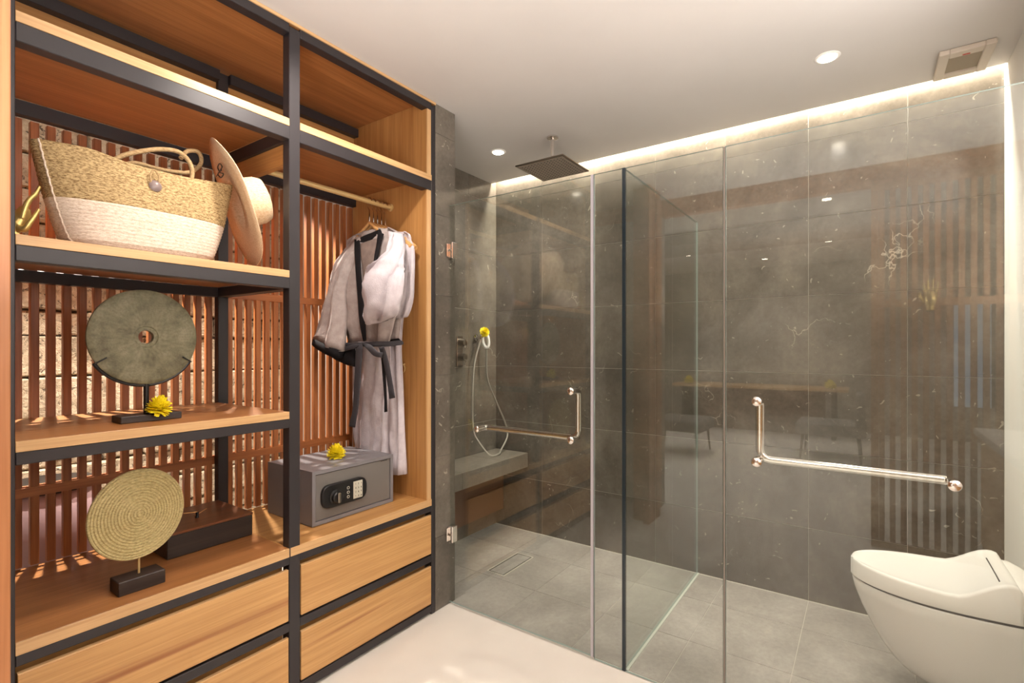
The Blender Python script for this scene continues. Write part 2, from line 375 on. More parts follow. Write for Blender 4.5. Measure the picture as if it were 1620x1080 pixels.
# ================================================================= WARDROBE
WX0, WX1, WY, WYB = .300, 1.889, 1.80, 2.36
wr = thing('wardrobe', ((WX0 + WX1) / 2, 2.08, 0), 'open honey wood wardrobe with black steel frame beside the shower', 'wardrobe')
T = .045
for nm, x0, x1 in (('post', .300, .333), ('post', 1.0908, 1.1355), ('post', 1.861, WX1)):
    box(nm, (x0, x1, WY, WY + T, 0, CEIL - .022), M['steel'], wr, .002)
for x0, x1 in ((.300, .345), (1.0908, 1.1355), (1.845, 1.889)):
    box('rear_post', (x0, x1, WYB, WYB + .035, 0, CEIL - .022), M['steel'], wr, .002)
BAYS = [(.333, 1.0908), (1.1355, 1.861)]
def beam(x0, x1, z0, z1, y0=WY, y1=WY + T): box('beam', (x0, x1, y0, y1, z0, z1), M['steel'], wr, .002)
def shelf(x0, x1, z0, z1, y0=WY, y1=WYB, m=None):
    s = box('shelf_board', (x0, x1, y0 + .006, y1, z0, z1), M[m or ('wood_x' if z0 > .5 and z1 < .6 and x0 > 1 else 'shelf_shade_wood')], wr, .001)
    box('edge_band', (x0, x1, y0 - .001, y0 + .006, z0, z1), M['edge'], s, .0008, label='pale front edge of the shelf board')
for b, (x0, x1) in enumerate(BAYS):
    beam(x0, x1, 2.553, 2.588); beam(x0, x1, 2.146, 2.196)
    beam(x0, x1, 2.146, 2.196, WYB, WYB + .035); beam(x0, x1, 2.535, 2.58, WYB - .02, WYB + .02)
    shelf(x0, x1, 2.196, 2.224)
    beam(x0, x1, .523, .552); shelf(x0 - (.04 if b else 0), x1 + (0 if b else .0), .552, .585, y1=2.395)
    beam(x0, x1, .267, .300); beam(x0, x1, .012, .048)
    box('drawer_back_board', (x0, x1, WY + .05, WY + .07, .05, .55), M['wood_x'], wr)
    for z0, z1 in ((.310, .502), (.056, .243)):
        dr = box('drawer', (x0 + .004, x1 - .004, WY - .002, WY + .018, z0, z1), M['drawer'], wr, .0015)
        box('drawer_lip', (x0 + .004, x1 - .004, WY - .001, WY + .012, z1, z1 + .003), M['edge'], dr)
    box('back_panel', (x0, x1, WYB + .02, WYB + .035, 2.22, 2.54), M['wood_x'], wr)
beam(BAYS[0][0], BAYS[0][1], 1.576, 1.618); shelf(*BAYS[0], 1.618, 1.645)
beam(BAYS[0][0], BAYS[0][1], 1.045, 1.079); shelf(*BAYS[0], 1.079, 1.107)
for z0, z1 in ((1.576, 1.618), (1.045, 1.079)):
    beam(BAYS[0][0], BAYS[0][1], z0, z1, WYB, WYB + .035)
for z0, z1 in ((2.146, 2.196), (1.576, 1.618), (1.045, 1.079)):
    box('side_beam', (1.0908, 1.1355, WY + T, WYB, z0, z1), M['steel'], wr, .002)
box('roof_board', (WX0, WX1, WY, WYB + .03, 2.589, CEIL - .001), M['shelf_shade_wood'], wr)
box('roof_edge', (WX0, WX1, WY - .004, WY + .002, 2.588, CEIL - .001), M['edge'], wr)
sp = box('side_panel', (1.834, 1.860, WY + .012, WYB + .03, .585, 2.588), M['wood_z'], wr)
box('edge_band', (1.834, 1.8605, WY + .004, WY + .0119, .585, 2.146), M['edge_z'], sp, label='pale front edge of the side panel')
box('edge_band', (1.834, 1.8605, WY + .004, WY + .0119, 2.224, 2.553), M['edge_z'], sp, label='pale front edge of the side panel')
sl = box('left_side_panel', (.286, .300, WY + .01, WYB + .03, 0, 2.588), M['wood_z'], wr)
dv = box('rail_support_board', (1.105, 1.130, WY + .055, WYB, 2.066, 2.145), M['wood_y'], wr)
box('edge_band', (1.105, 1.1301, WY + .047, WY + .055, 2.066, 2.145), M['edge_z'], dv)
box('right_bay_floor_return', (1.0908, 1.1355, WY + T + .001, WYB, .556, .584), M['wood_x'], wr)
# small brass ring hook on the side panel
hk = thing('ring_hook', atX(637, 585, 1.83), 'small brass ring hook on wardrobe side panel beside the robes', 'hook')
c = atX(637.5, 583, 1.822); 
tube('ring', [c + Vector((0, .014 * math.cos(a), .020 * math.sin(a))) for a in [2 * PI * k / 20 for k in range(20)]], .0028, M['rod'], hk, 8, closed=True)
tube('pin', [c + Vector((0, 0, .020)), c + Vector((.012, 0, .024))], .004, M['rod'], hk, 8)
# slatted screen behind the shelves
ss = thing('slat_screen', (1.1, 2.42, .5), 'red brown vertical slat screen behind the wardrobe shelves', 'screen')
me = None; x = .4819 - .0445 * 5
while x < 1.84:
    if me is None:
        s = box('slat', (x, x + .0237, 2.398, 2.424, .586, 2.146), M['slat'], ss, .0015); me = s.data; base = s
    else:
        s = base.copy(); link(s, None); s.parent = ss; s.location = base.location + Vector((x - x0s, 0, 0))
    if me is s.data and s is base: x0s = x
    x += .0445
for z0, z1 in ((1.578, 1.612), (.828, .862)):
    box('rail', (.302, 1.833, 2.3952, 2.3975, z0, z1), M['slat_x'], ss, .001)
    box('rail', (.302, 1.833, 2.4245, 2.4335, z0, z1), M['slat_x'], ss, .001)
# jamb / screen end at the left edge of the view
jb = thing('screen_door', (.215, 1.38, 0), 'honey wood sliding door edge at the left edge of the view', 'door')
box('stile', (.170, .2435, 1.35, 1.40, 0, 2.599), M['jamb'], jb, .002)
for k in range(5): box('slat', (.03 + .03 * k - .01, .045 + .03 * k - .01, 1.36, 1.39, .05, 2.55), M['slat'], jb)
box('door_rail', (-.02, .170, 1.355, 1.395, 0, .05), M['slat_x'], jb); box('door_rail', (-.02, .170, 1.355, 1.395, 2.55, 2.599), M['slat_x'], jb)
# mauve pot behind the slats
gp = thing('garden_pot', (.60, 2.72, -.02), 'mauve grey rounded pot half hidden behind the lower slats', 'pot')
lathe('pot_body', [(.10, 0), (.15, .1), (.2, .4), (.21, .6), (.2, .72), (.16, .78), (.15, .80)], (.60, 2.74, -.02), (0, 0, 1), M['mauve'], gp, 28)
lathe('pot_rim', [(.15, 0), (.168, .004), (.168, .02), (.15, .024)], (.60, 2.74, .78), (0, 0, 1), M['black'], gp, 28, label='dark rim of the pot')
# clothes rail
rl = thing('clothes_rail', (1.48, 2.07, 2.08), 'pale round clothes rail under the top shelf', 'rail')
tube('rod', [(1.131, 2.07, 2.095), (1.832, 2.07, 2.095)], .0125, M['rod'], rl, 16)
lathe('rail_socket', [(.02, 0), (.02, .006), (.015, .008)], (1.833, 2.07, 2.095), (-1, 0, 0), M['rod'], rl, 16)
# ================================================================= GLASS
def gpanel(parent, name, x0, x1, y0, y1, z0, z1, edge='glass_edge_pale', label=None):
    bm = bmesh.new(); box_bm(bm, x0, x1, y0, y1, z0, z1); thin = 0 if x1 - x0 < y1 - y0 else 1
    bm.normal_update()
    for f in bm.faces: f.material_index = 0 if abs(f.normal[thin]) > .5 else 1
    return finish(name, bm, [M['glass'], M[edge]], parent, label=label)
GT = .010
def handle(parent, ya, yb, z0, z1, outer=False):
    xh = XG + .062; r = .0148; p = []
    rad = .035; s = 1 if yb > ya else -1
    pts = [(XG + .006, ya, z1), (xh - .02, ya, z1), (xh - .006, ya, z1 - .006), (xh, ya, z1 - .02)]
    pts += [(xh, ya, z0 + rad)] + [(xh, ya + s * rad * (1 - math.cos(a)), z0 + rad * (1 - math.sin(a))) for a in (.4, .8, 1.2)] + [(xh, ya + s * rad, z0)]
    pts += [(xh, yb - s * .02, z0), (xh - .006, yb - s * .006, z0), (xh - .02, yb, z0), (XG + .006, yb, z0)]
    h = tube('handle', pts, r, M['chrome'], parent, 16, label='L-shaped chrome grab handle')
    for (y, z_) in ((ya, z1), (yb, z0), (ya, z0)):
        lathe('handle_mount', [(.010, -.062 if (y, z_) == (ya, z0) else -.02), (.010, -.012), (.017, -.010), (.017, .002), (.017, .016), (.012, .021), (.004, .023)], (XG - .001, y, z_), (-1, 0, 0), M['chrome'], h, 20)
gd = thing('shower_door', (XG, 1.39, 0), 'hinged clear glass shower door beside the wardrobe', 'shower door')
gpanel(gd, 'glass_pane', XG - GT / 2, XG + GT / 2, .978, 1.812, .012, 2.10)
box('seal', (XG - .008, XG + .008, .966, .977, .012, 2.10), M['seal'], gd, label='translucent vertical seal strip')
for z0 in (1.818, .330):
    hg = box('hinge', (XG - .020, XG + .020, 1.765, 1.802, z0, z0 + .085), M['chrome'], gd, .003)
    box('hinge_plate', (XG - .034, XG + .002, 1.788, 1.7955, z0 + .008, z0 + .077), M['chrome'], hg, .002)
    lathe('hinge_screw', [(.007, 0), (.007, .003), (.004, .004)], (XG - .020, 1.78, z0 + .042), (-1, 0, 0), M['nickel'], hg, 12)
handle(gd, 1.073, 1.608, .940, 1.158)
gf = thing('fixed_shower_pane', (XG, .90, 0), 'narrow fixed glass pane between the shower door and glass corner', 'glass panel')
gpanel(gf, 'glass_pane', XG - GT / 2, XG + GT / 2, .834, .963, .003, 2.10)
gr = thing('shower_side_pane', (2.5, .828, 0), 'glass side pane running back from corner to the tiled wall', 'glass panel')
gpanel(gr, 'glass_pane', XG + .006, XB - .010, .823, .833, .004, 2.10, 'glass_edge_pale')
box('glass_corner_edge', (XG - .0055, XG + .0055, .820, .8335, .003, 2.101), M['glass_edge'], gr, label='dark blue green polished glass edge')
box('silicone_strip', (XG + .006, XB - .012, .812, .8225, 0, .006), plain('silicone', (196, 200, 190), .4), gr, label='pale silicone strip along the pane foot')
gp2 = thing('fixed_toilet_pane', (XG, .62, 0), 'fixed glass pane between the glass corner and second door', 'glass panel')
gpanel(gp2, 'glass_pane', XG - GT / 2, XG + GT / 2, .436, .822, .003, 2.10)
gd2 = thing('toilet_door', (XG, .01, 0), 'clear glass door in front of the toilet with chrome handle', 'shower door')
gpanel(gd2, 'glass_pane', XG - GT / 2, XG + GT / 2, -.500, .426, .012, 2.10)
box('seal', (XG - .006, XG + .006, .428, .4335, .012, 2.10), M['seal_grey'], gd2)
handle(gd2, .3205, -.2175, .940, 1.158)
# ================================================================= SHOWER
bn = thing('shower_bench', (2.58, 2.18, .48), 'grey stone bench along the left shower wall', 'bench')
bmx = [2.041, 2.375, 2.79, 3.113]
for x0, x1 in zip(bmx, bmx[1:]):
    box('bench_slab', (x0 + .0006, x1 - .0006, 2.035, YL - .009, .475, .578), M['bench'], bn, .002)
box('bench_support', (2.041, 3.113, 2.26, YL - .009, .13, .474), M['bench_in'], bn, label='brown panel under the bench')
sh = thing('rain_shower', (2.59, 1.52, 2.41), 'square chrome rain shower head hanging from the ceiling', 'shower head')
box('head_plate', (2.43, 2.75, 1.36, 1.68, 2.408, 2.416), M['nickel'], sh, .002)
box('nozzle_face', (2.445, 2.735, 1.375, 1.665, 2.405, 2.4085), plain('nozzle_field', (150, 138, 124), .5, .2), sh, label='dark nozzle face')
bm = bmesh.new()
for i in range(13):
    for j in range(13): lathe_bm(bm, [(.003, 0), (.002, .003)], (2.46 + i * .0215, 1.39 + j * .0215, 2.405), (0, 0, -1), 5)
nz_ = finish('nozzles', bm, M['black'], sh); nz_['kind'] = 'stuff'
tube('drop_pipe', [(2.59, 1.52, 2.416), (2.59, 1.52, 2.595)], .011, M['chrome'], sh, 16)
lathe('ceiling_flange', [(.034, 0), (.034, .008), (.014, .012)], (2.59, 1.52, CEIL - .001), (0, 0, -1), M['chrome'], sh, 24)
lathe('swivel', [(.02, 0), (.022, .01), (.014, .026)], (2.59, 1.52, 2.416), (0, 0, 1), M['chrome'], sh, 20)
dn = thing('floor_drain', (2.58, 1.815, 0), 'rectangular floor drain with pale metal frame in the shower floor', 'drain')
box('drain_tray', (2.422, 2.738, 1.758, 1.872, -.002, .0008), M['darkwood'], dn)
for d in ((2.415, 2.745, 1.75, 1.758), (2.415, 2.745, 1.872, 1.88), (2.415, 2.423, 1.758, 1.872), (2.737, 2.745, 1.758, 1.872)):
    box('drain_frame', d + (0, .003), plain('drain_steel', (206, 200, 188), .35, .3), dn)
box('tile_insert', (2.43, 2.73, 1.766, 1.864, .0006, .0028), M['floortile'], dn, .0006)
def flower(loc, r, label, where, tilt=(0, 0, 1), seed=1):
    f = thing('chrysanthemum', loc, label, 'flower', 'yellow chrysanthemum heads'); rn = random.Random(seed); L0 = Vector(loc)
    ax = Vector(tilt).normalized(); u, v = frame_of(ax)
    bm = bmesh.new()
    for layer, (n, el, ln) in enumerate(((28, -.30, .95), (28, -.1, 1.0), (28, .1, 1.0), (26, .3, 1.0), (25, .50, 1.0), (22, .70, .98), (18, .88, .97), (15, 1.06, .96), (11, 1.24, .95), (8, 1.40, .93), (4, 1.52, .93))):
        for k in range(n):
            a = 2 * PI * (k + .5 * (layer % 2)) / n + rn.uniform(-.08, .08); e = el + rn.uniform(-.16, .16)
            d = (u * math.cos(a) + v * math.sin(a)) * math.cos(e) + ax * math.sin(e) * 1.05
            s = (ax.cross(d)).normalized() if abs(d.dot(ax)) < .99 * d.length else u
            q = L0 + ax * r * (.34 + .03 * layer); l = r * ln * rn.uniform(.80, 1.08); up = s.cross(d).normalized()
            if up.dot(ax) < 0: up = -up
            w_ = r * rn.uniform(.13, .19); t_ = r * .03
            P = [q + d * l * .15, q + d * l * .6 + s * w_ + up * t_, q + d * l + s * w_ * .55 + up * t_ * 3, q + d * l + up * t_ * 2 - s * w_ * .55, q + d * l * .6 - s * w_ + up * t_, q + d * l * .6 - up * t_ * 2]
            V = [bm.verts.new(p) for p in P]
            for t in ((0, 1, 5), (1, 2, 5), (2, 3, 5), (3, 4, 5), (4, 0, 5), (0, 4, 3, 2, 1)): bm.faces.new([V[i] for i in t])
    finish('petals', bm, M['yellow'], f)
    lathe('flower_base', [(r * .3, 0), (r * .5, r * .08), (r * .35, r * .2), (r * .1, r * .3)], L0, ax, M['green'], f, 12)
hs = thing('hand_shower', (2.87, 2.31, 1.40), 'white looped hand shower with silver hose on left shower wall', 'hand shower')
P0 = Vector((2.862, YL - .010, 1.425))
lathe('wall_outlet', [(.024, 0), (.024, .008), (.013, .012), (.013, .05)], P0, (0, -1, 0), M['chrome'], hs, 20)
hc = Vector((2.905, 2.270, 1.405)); ring = []
for k in range(28):
    a = 2 * PI * k / 28; ring.append(hc + Vector((.6228, -.7829, 0)) * (.021 * math.cos(a) - .008 * math.sin(a)) + Vector((0, 0, .052 * math.copysign(abs(math.sin(a)) ** .8, math.sin(a)))))
tube('handset', ring, .0125, M['whiteplastic'], hs, 10, closed=True, label='white oval loop handset')
tube('holder_arm', [P0 + Vector((0, -.045, .0)), P0 + Vector((.02, -.055, .01)), hc + Vector((-.012, 0, .03))], .008, M['chrome'], hs, 10)
def sh_pt(px, py, Y): return atY(px, py, Y)
hose = [hc + Vector((.012, 0, -.068)), sh_pt(771, 598, 2.27), sh_pt(785, 635, 2.26), sh_pt(799, 668, 2.24), sh_pt(802.5, 690, 2.22), Vector((2.985, 2.19, .60)), Vector((2.92, 2.16, .589)), Vector((2.83, 2.17, .592)), sh_pt(757, 698, 2.25), sh_pt(749, 680, 2.28), sh_pt(747.5, 640, 2.29), sh_pt(750, 580, 2.29), P0 + Vector((0, -.045, -.02)), P0 + Vector((0, -.04, 0))]
tube('hose', crom(hose, 8), .0065, plain('silver_hose', (176, 170, 160), .35, .5), hs, 8)
flower((2.872, 2.262, 1.455), .036, 'yellow chrysanthemum head tucked above the white hand shower', '', (-.45, -.8, .45), 5)
mx = thing('mixer_valve', (2.69, 2.32, 1.33), 'two round chrome mixer knobs on the left shower wall', 'mixer valve')
box('valve_plate', (2.655, 2.715, YL - .0145, YL - .009, 1.22, 1.43), M['chrome'], mx, .002)
for z_ in (1.385, 1.285):
    kn = lathe('knob', [(.030, 0), (.030, .02), (.026, .028), (.022, .05), (.012, .054)], (2.685, YL - .0145, z_), (0, -1, 0), M['nickel'], mx, 20)
    tube('knob_lever', [(2.685, YL - .05, z_), (2.675, YL - .075, z_ - .035)], .005, M['chrome'], kn, 8)
# ================================================================= CEILING FITTINGS
VIEW = {0: 'round recessed ceiling light over the shower bench', 1: 'bright round recessed ceiling light over the toilet area', 2: 'recessed ceiling light in front of the wardrobe', 3: 'recessed ceiling light over the vanity', 4: 'recessed ceiling light in the room behind', 5: 'added unseen ceiling light brightening the slat partition'}
for i, (x, y, p) in enumerate(DOWN):
    zc = CEIL if x > -.3 else 2.75
    dl = thing('ceiling_light', (x, y, zc), VIEW[i], 'ceiling light', 'recessed ceiling lights')
    lathe('trim_ring', [(.036, -.002), (.048, -.0015), (.050, .001), (.046, .004), (.037, .004)], (x, y, zc - .001), (0, 0, -1), M['lid'], dl, 28, cap=(True, True))
    lathe('lamp_lens', [(.034, 0), (.034, .0065), (.02, .0075)], (x, y, zc - .001), (0, 0, -1), M['emit'], dl, 24)
vt = thing('ceiling_vent', (2.905, -.345, CEIL), 'square beige ceiling vent with dark filter and small red mark', 'vent')
vx0, vx1, vy0, vy1 = 2.78, 3.03, -.435, -.255
for d in ((vx0, vx1, vy0, vy0 + .035), (vx0, vx1, vy1 - .035, vy1), (vx0, vx0 + .05, vy0 + .035, vy1 - .035), (vx1 - .04, vx1, vy0 + .035, vy1 - .035)):
    box('vent_frame', d + (CEIL - .022, CEIL - .001), M['beige_metal'], vt, .003)
box('vent_filter', (vx0 + .05, vx1 - .04, vy0 + .035, vy1 - .035, CEIL - .012, CEIL - .002), M['vent_in'], vt)
box('indicator', (vx0 + .034, vx0 + .042, -.357, -.333, CEIL - .0235, CEIL - .0215), M['red'], vt, label='small red mark')
# ================================================================= TOILET
XT, YT0, LT = 2.555, .045, .555
def plan(s, W=.195):
    if s < .60: return W * math.sqrt(max(0, 1 - (1 - s / .60) ** 2)) ** 1.08
    return W * (1 - .10 * ((s - .60) / .40) ** 2)
SS = [0, .004, .015, .035, .065, .10, .15, .2, .27, .34, .42, .5, .6, .7, .8, .9, 1.0]
def egg(z_, ls, ws, s_end=1.0, tip=None, x=XT):
    """closed outline at height z_, length scaled from the wall end, width scaled"""
    pts = []; L_ = LT * ls
    for s in SS: pts.append(Vector((x + plan(s) * ws, YR + .002 + L_ * (1 - s * s_end), z_)))
    R = [Vector((2 * x - p.x, p.y, p.z)) for p in pts[1:]][::-1]
    return R + pts
tl = thing('toilet', (XT, -.25, .06), 'white wall hung toilet with closed saddle-shaped lid', 'toilet')
bm = bmesh.new()
loft_bm(bm, [egg(z_, l, w_) for z_, l, w_ in ((.405, .99, .985), (.400, 1.0, 1.0), (.36, .985, .985), (.30, .945, .95), (.23, .885, .90), (.17, .825, .84), (.12, .76, .77), (.09, .70, .70), (.07, .62, .60), (.062, .52, .48))])
finish('bowl', bm, M['white'], tl, smooth='all')
bm = bmesh.new(); loft_bm(bm, [egg(.4045, .985, .97), egg(.4135, .985, .97)]); finish('seat_gap', bm, plain('gap_grey', (70, 68, 66), .6), tl, True)
def lidz(s):     # top height of the lid against distance from the tip
    if s < .62: return .468 + .012 * (1 - s / .62) ** 2 + .004
    t = min(1, (s - .62) / .22); return .472 + .088 * (t * t * (3 - 2 * t))
def lidz(s):     # top height of the lid against distance from the tip
    if s < .55: return .476 + .010 * (1 - s / .55) ** 1.5 - .010 * max(0, 1 - s / .03) ** 2
    t = min(1, (s - .55) / .27); return .476 + .070 * (t * t * (3 - 2 * t))
bm = bmesh.new(); rings = []
for s_ in [.0, .002, .006, .012, .02, .032, .048, .07, .10, .14, .18, .23, .28, .34, .40, .46, .52, .58, .63, .68, .72, .76, .80, .83, .855, .87]:
    wv = max(.012, plan(max(s_, .001)) * 1.012); y = YR + .002 + LT * (1 - s_) + .004; zt = lidz(s_) - (.018 * max(0, (s_ - .84) / .03) ** 2 if s_ > .84 else 0); rr = min(.012, wv * .5); half = []
    half += [(wv * .97, .4135), (wv, .418), (wv, zt - rr)]
    half += [(wv - rr + rr * math.cos(a), zt - rr + rr * math.sin(a)) for a in (.4, .8, 1.2)]
    half += [(wv * q, zt - (rr * .02 if q > .8 else 0) + .003 * (1 - q * q) - .003) for q in (.88, .7, .5, .3, .15)]
    sec = [Vector((XT - a, y, b)) for a, b in half] + [Vector((XT, y, zt))] + [Vector((XT + a, y, b)) for a, b in half[::-1]]
    rings.append(sec)
loft_bm(bm, rings); finish('lid', bm, M['lid'], tl, smooth='all')
box('lid_slot', (XT - .150, XT + .085, -.382, -.379, .538, .5425), plain('slot_dark', (70, 66, 62), .6), tl)
# rear housing of the seat behind the lid
bm = bmesh.new(); prof = [(.085, .4135), (.085, .52), (.078, .536), (.06, .535), (.03, .52), (.0, .50), (.0, .4135)]
N_ = 18; rg = []
for k in range(N_ + 1):
    f = -1 + 2 * k / N_; e = max(0, 1 - abs(f) ** 6) ** .5
    rg.append([Vector((XT + .180 * f, YR + .003 + y, .4135 + (z_ - .4135) * (.45 + .55 * e))) for y, z_ in prof])
loft_bm(bm, rg); finish('seat_housing', bm, M['lid'], tl, smooth=True)
box('side_panel', (XT - .1835, XT - .1775, YR + .004, YR + .075, .4145, .447), M['beige_metal'], tl, .002, label='pale grey control strip on the seat side')
lathe('side_knob', [(.009, 0), (.009, .004), (.005, .006)], (XT - .1835, YR + .03, .43), (-1, 0, 0), M['nickel'], tl, 12)
# ================================================================= SAFE
sx0, sx1, sy0, sy1, sz0, sz1 = 1.270, 1.718, 1.925, 2.272, .588, .822
sf_ = thing('safe', ((sx0 + sx1) / 2, 2.1, .585), 'grey electronic safe on the right lower shelf', 'safe')
bm = bmesh.new(); box_bm(bm, sx0, sx1, sy0 + .012, sy1, sz0, sz1)
for d in ((sx0, sx1, sz0, sz0 + .016), (sx0, sx1, sz1 - .016, sz1), (sx0, sx0 + .016, sz0 + .016, sz1 - .016), (sx1 - .016, sx1, sz0 + .016, sz1 - .016)):
    box_bm(bm, d[0], d[1], sy0, sy0 + .012, d[2], d[3])
finish('safe_body', bm, M['safe'], sf_)
door = box('safe_door', (sx0 + .019, sx1 - .019, sy0 + .004, sy0 + .0118, sz0 + .019, sz1 - .019), M['safe_in'], sf_, .001)
box('hinge_slot', (sx1 - .075, sx1 - .035, sy0 + .003, sy0 + .0038, sz1 - .024, sz1 - .021), M['black'], door)
kx0, kx1, kz0, kz1 = 1.312, 1.548, .650, .752
bm = bmesh.new(); zc = (kz0 + kz1) / 2; hh = (kz1 - kz0) / 2; out = []
for y, ins in ((sy0 + .0039, 0), (sy0 - .010, 0), (sy0 - .013, .003)):
    r_ = []
    for k in range(32):
        a = 2 * PI * k / 32; cx = (kx1 - .045 if math.cos(a) > 0 else kx0 + .045)
        r_.append(Vector((cx + (.045 - ins) * math.copysign(abs(math.cos(a)) ** .8, math.cos(a)), y, zc + (hh - ins) * math.copysign(abs(math.sin(a)) ** .7, math.sin(a)))))
    out.append(r_)
loft_bm(bm, out); finish('control_panel', bm, M['black'], sf_, True, 'black control panel')
kb = lathe('dial_knob', [(.030, 0), (.030, .004), (.024, .006), (.024, .02), (.020, .024)], (1.375, sy0 - .013, zc - .006), (0, -1, 0), M['black'], sf_, 24)
box('knob_grip', (1.368, 1.382, sy0 - .048, sy0 - .037, zc - .028, zc + .016), M['nickel'], kb, .003)
kpd = box('keypad', (1.470, 1.520, sy0 - .015, sy0 - .0131, kz0 + .012, kz1 - .012), M['grey_key'], sf_, .0005, label='pale keypad')
for i in range(3):
    for j in range(4): box('key', (1.4735 + i * .0152, 1.4865 + i * .0152, sy0 - .0175, sy0 - .0151, kz0 + .0155 + j * .0185, kz0 + .0300 + j * .0185), M['grey_key'], kpd, .001)
def text(name, s, size, loc, rot, m, parent, ext=.0004):
    c = bpy.data.curves.new(name, 'FONT'); c.body = s; c.size = size; c.extrude = ext; c.align_x = 'CENTER'; c.align_y = 'CENTER'
    o = bpy.data.objects.new(name, c); o.data.materials.append(m); link(o, parent); o.rotation_euler = rot
    bpy.context.view_layer.update(); me = bpy.data.meshes.new_from_object(o); me.name = name; p = bpy.data.objects.new(name, me); bpy.data.objects.remove(o)
    link(p, parent); p.name = name; p.rotation_euler = rot
    p.location = Vector(loc) - (WL_[parent.name] if parent else Vector()); return p
for j, row_ in enumerate(('*0#', '789', '456', '123')):
    for i, ch in enumerate(row_): text('key_digit', ch, .011, (1.480 + i * .0152, sy0 - .0179, kz0 + .0228 + j * .0185), (PI / 2, 0, 0), M['black'], kpd)
for k in range(3): tube('dial_mark', [Vector((1.443, sy0 - .0132, zc - .022 + k * .020)) + Vector((.006 * math.cos(a), 0, .006 * math.sin(a))) for a in [2 * PI * q / 12 for q in range(12)]], .0012, M['grey_key'], sf_, 5, closed=True)
flower((1.50, 2.085, .8225), .043, 'yellow chrysanthemum head lying on top of the grey safe', '', (0, -.15, 1), 2)
# ================================================================= LEFT BAY ORNAMENTS
bd = thing('stone_disc_stand', (.685, 1.985, 1.107), 'green-grey pierced stone disc on a dark stand', 'ornament')
box('base', (.600, .775, 1.935, 2.015, 1.1075, 1.130), M['darkwood'], bd, .002)
tube('stem', [(.685, 1.98, 1.128), (.685, 1.98, 1.232)], .008, M['black'], bd, 12)
DC = Vector((.680, 1.975, 1.386)); Rr = .157; bm = bmesh.new(); NS = 72
prof = [(.022, -.009), (.022, .007), (.0225, .010), (.030, .011), (.034, .009), (.036, .011), (.05, .0103), (.065, .010), (.08, .0097), (.095, .0093), (.11, .009), (.125, .0085), (.14, .008), (Rr - .004, .007), (Rr, .004), (Rr, -.006), (Rr - .004, -.009)]
rings = []
for k in range(NS):
    a = 2 * PI * k / NS; wob = 1 + .004 * noise.noise(Vector((math.cos(a) * 2, math.sin(a) * 2, 3)))
    rings.append([DC + Vector((math.cos(a) * r * (wob if r > .1 else 1), -h, math.sin(a) * r * (wob if r > .1 else 1))) for r, h in prof])
R = [[bm.verts.new(p) for p in r] for r in rings]; n = len(prof)
for i in range(NS):
    for k in range(n): bm.faces.new((R[i][k], R[i][(k + 1) % n], R[(i + 1) % NS][(k + 1) % n], R[(i + 1) % NS][k]))
finish('pierced_disc', bm, M['patina'], bd, smooth=True)
arc = [DC + Vector((math.cos(a) * (Rr + .0045), .004, math.sin(a) * (Rr + .0045))) for a in [math.radians(212 + 116 * k / 24) for k in range(25)]]
cr = tube('cradle', arc, .0050, M['black'], bd, 8)
for p_, s in ((arc[0], 1), (arc[-1], -1)):
    q = p_ + (DC - p_).normalized() * .035
    tube('cradle_clip', [p_, p_ + Vector((0, -.014, 0)), Vector((q.x, p_.y - .0165, q.z))], .0022, M['black'], cr, 6)
flower((.706, 1.945, 1.131), .038, 'yellow chrysanthemum head on base of pierced stone disc', '', (.1, -.25, 1), 3)
# woven disc
wd_ = thing('woven_disc_stand', (.640, 1.90, .585), 'pale gold concentric ringed disc on black block stand', 'ornament')
box('base', (.575, .702, 1.872, 1.945, .5855, .629), M['darkwood'], wd_, .002)
tube('stem', [(.640, 1.908, .628), (.640, 1.908, .692)], .0035, M['rod'], wd_, 8)
DC = Vector((.638, 1.908, .820)); bm = bmesh.new(); ax = Vector((.16, -1, .05)).normalized(); u, v = frame_of(ax)
prof = []; r = .003
while r < .132:
    g_ = .012 - .006 * (r / .13); prof += [(r, g_ - .002), (r + .002, g_ + .0016), (r + .0055, g_ + .0016), (r + .0075, g_ - .002)]; r += .0088
prof += [(.134, .006), (.137, .008), (.140, .006), (.141, 0), (.138, -.004)]
lathe_bm(bm, prof, DC, ax, 72); finish('coiled_disc', bm, M['coil'], wd_, smooth=True)
# low box
bx = thing('display_box', (.936, 2.2, .585), 'low black box with brown top at back of the bottom shelf', 'box')
box('box_body', (.775, 1.085, 2.056, 2.345, .5855, .668), M['darkwood'], bx, .003)
box('box_top', (.774, 1.086, 2.055, 2.346, .668, .678), M['boxtop'], bx, .002)
nl = thing('incense_holder', (.83, 2.16, .678), 'small dark peg holding thin pale stick on the low box', 'incense holder')
bp = atY(312, 806, 2.17)
lathe('peg', [(.007, 0), (.005, .012), (.006, .022)], (bp.x, 2.17, .678), (0, 0, 1), M['black'], nl, 12)
tube('stick', [(bp.x, 2.17, .700), (bp.x - .055, 2.155, .712)], .0018, M['hangerwood'], nl, 6)
tube('stick', [(bp.x + .0, 2.19, .6805), (bp.x + .07, 2.25, .6805)], .0015, M['hangerwood'], nl, 6)
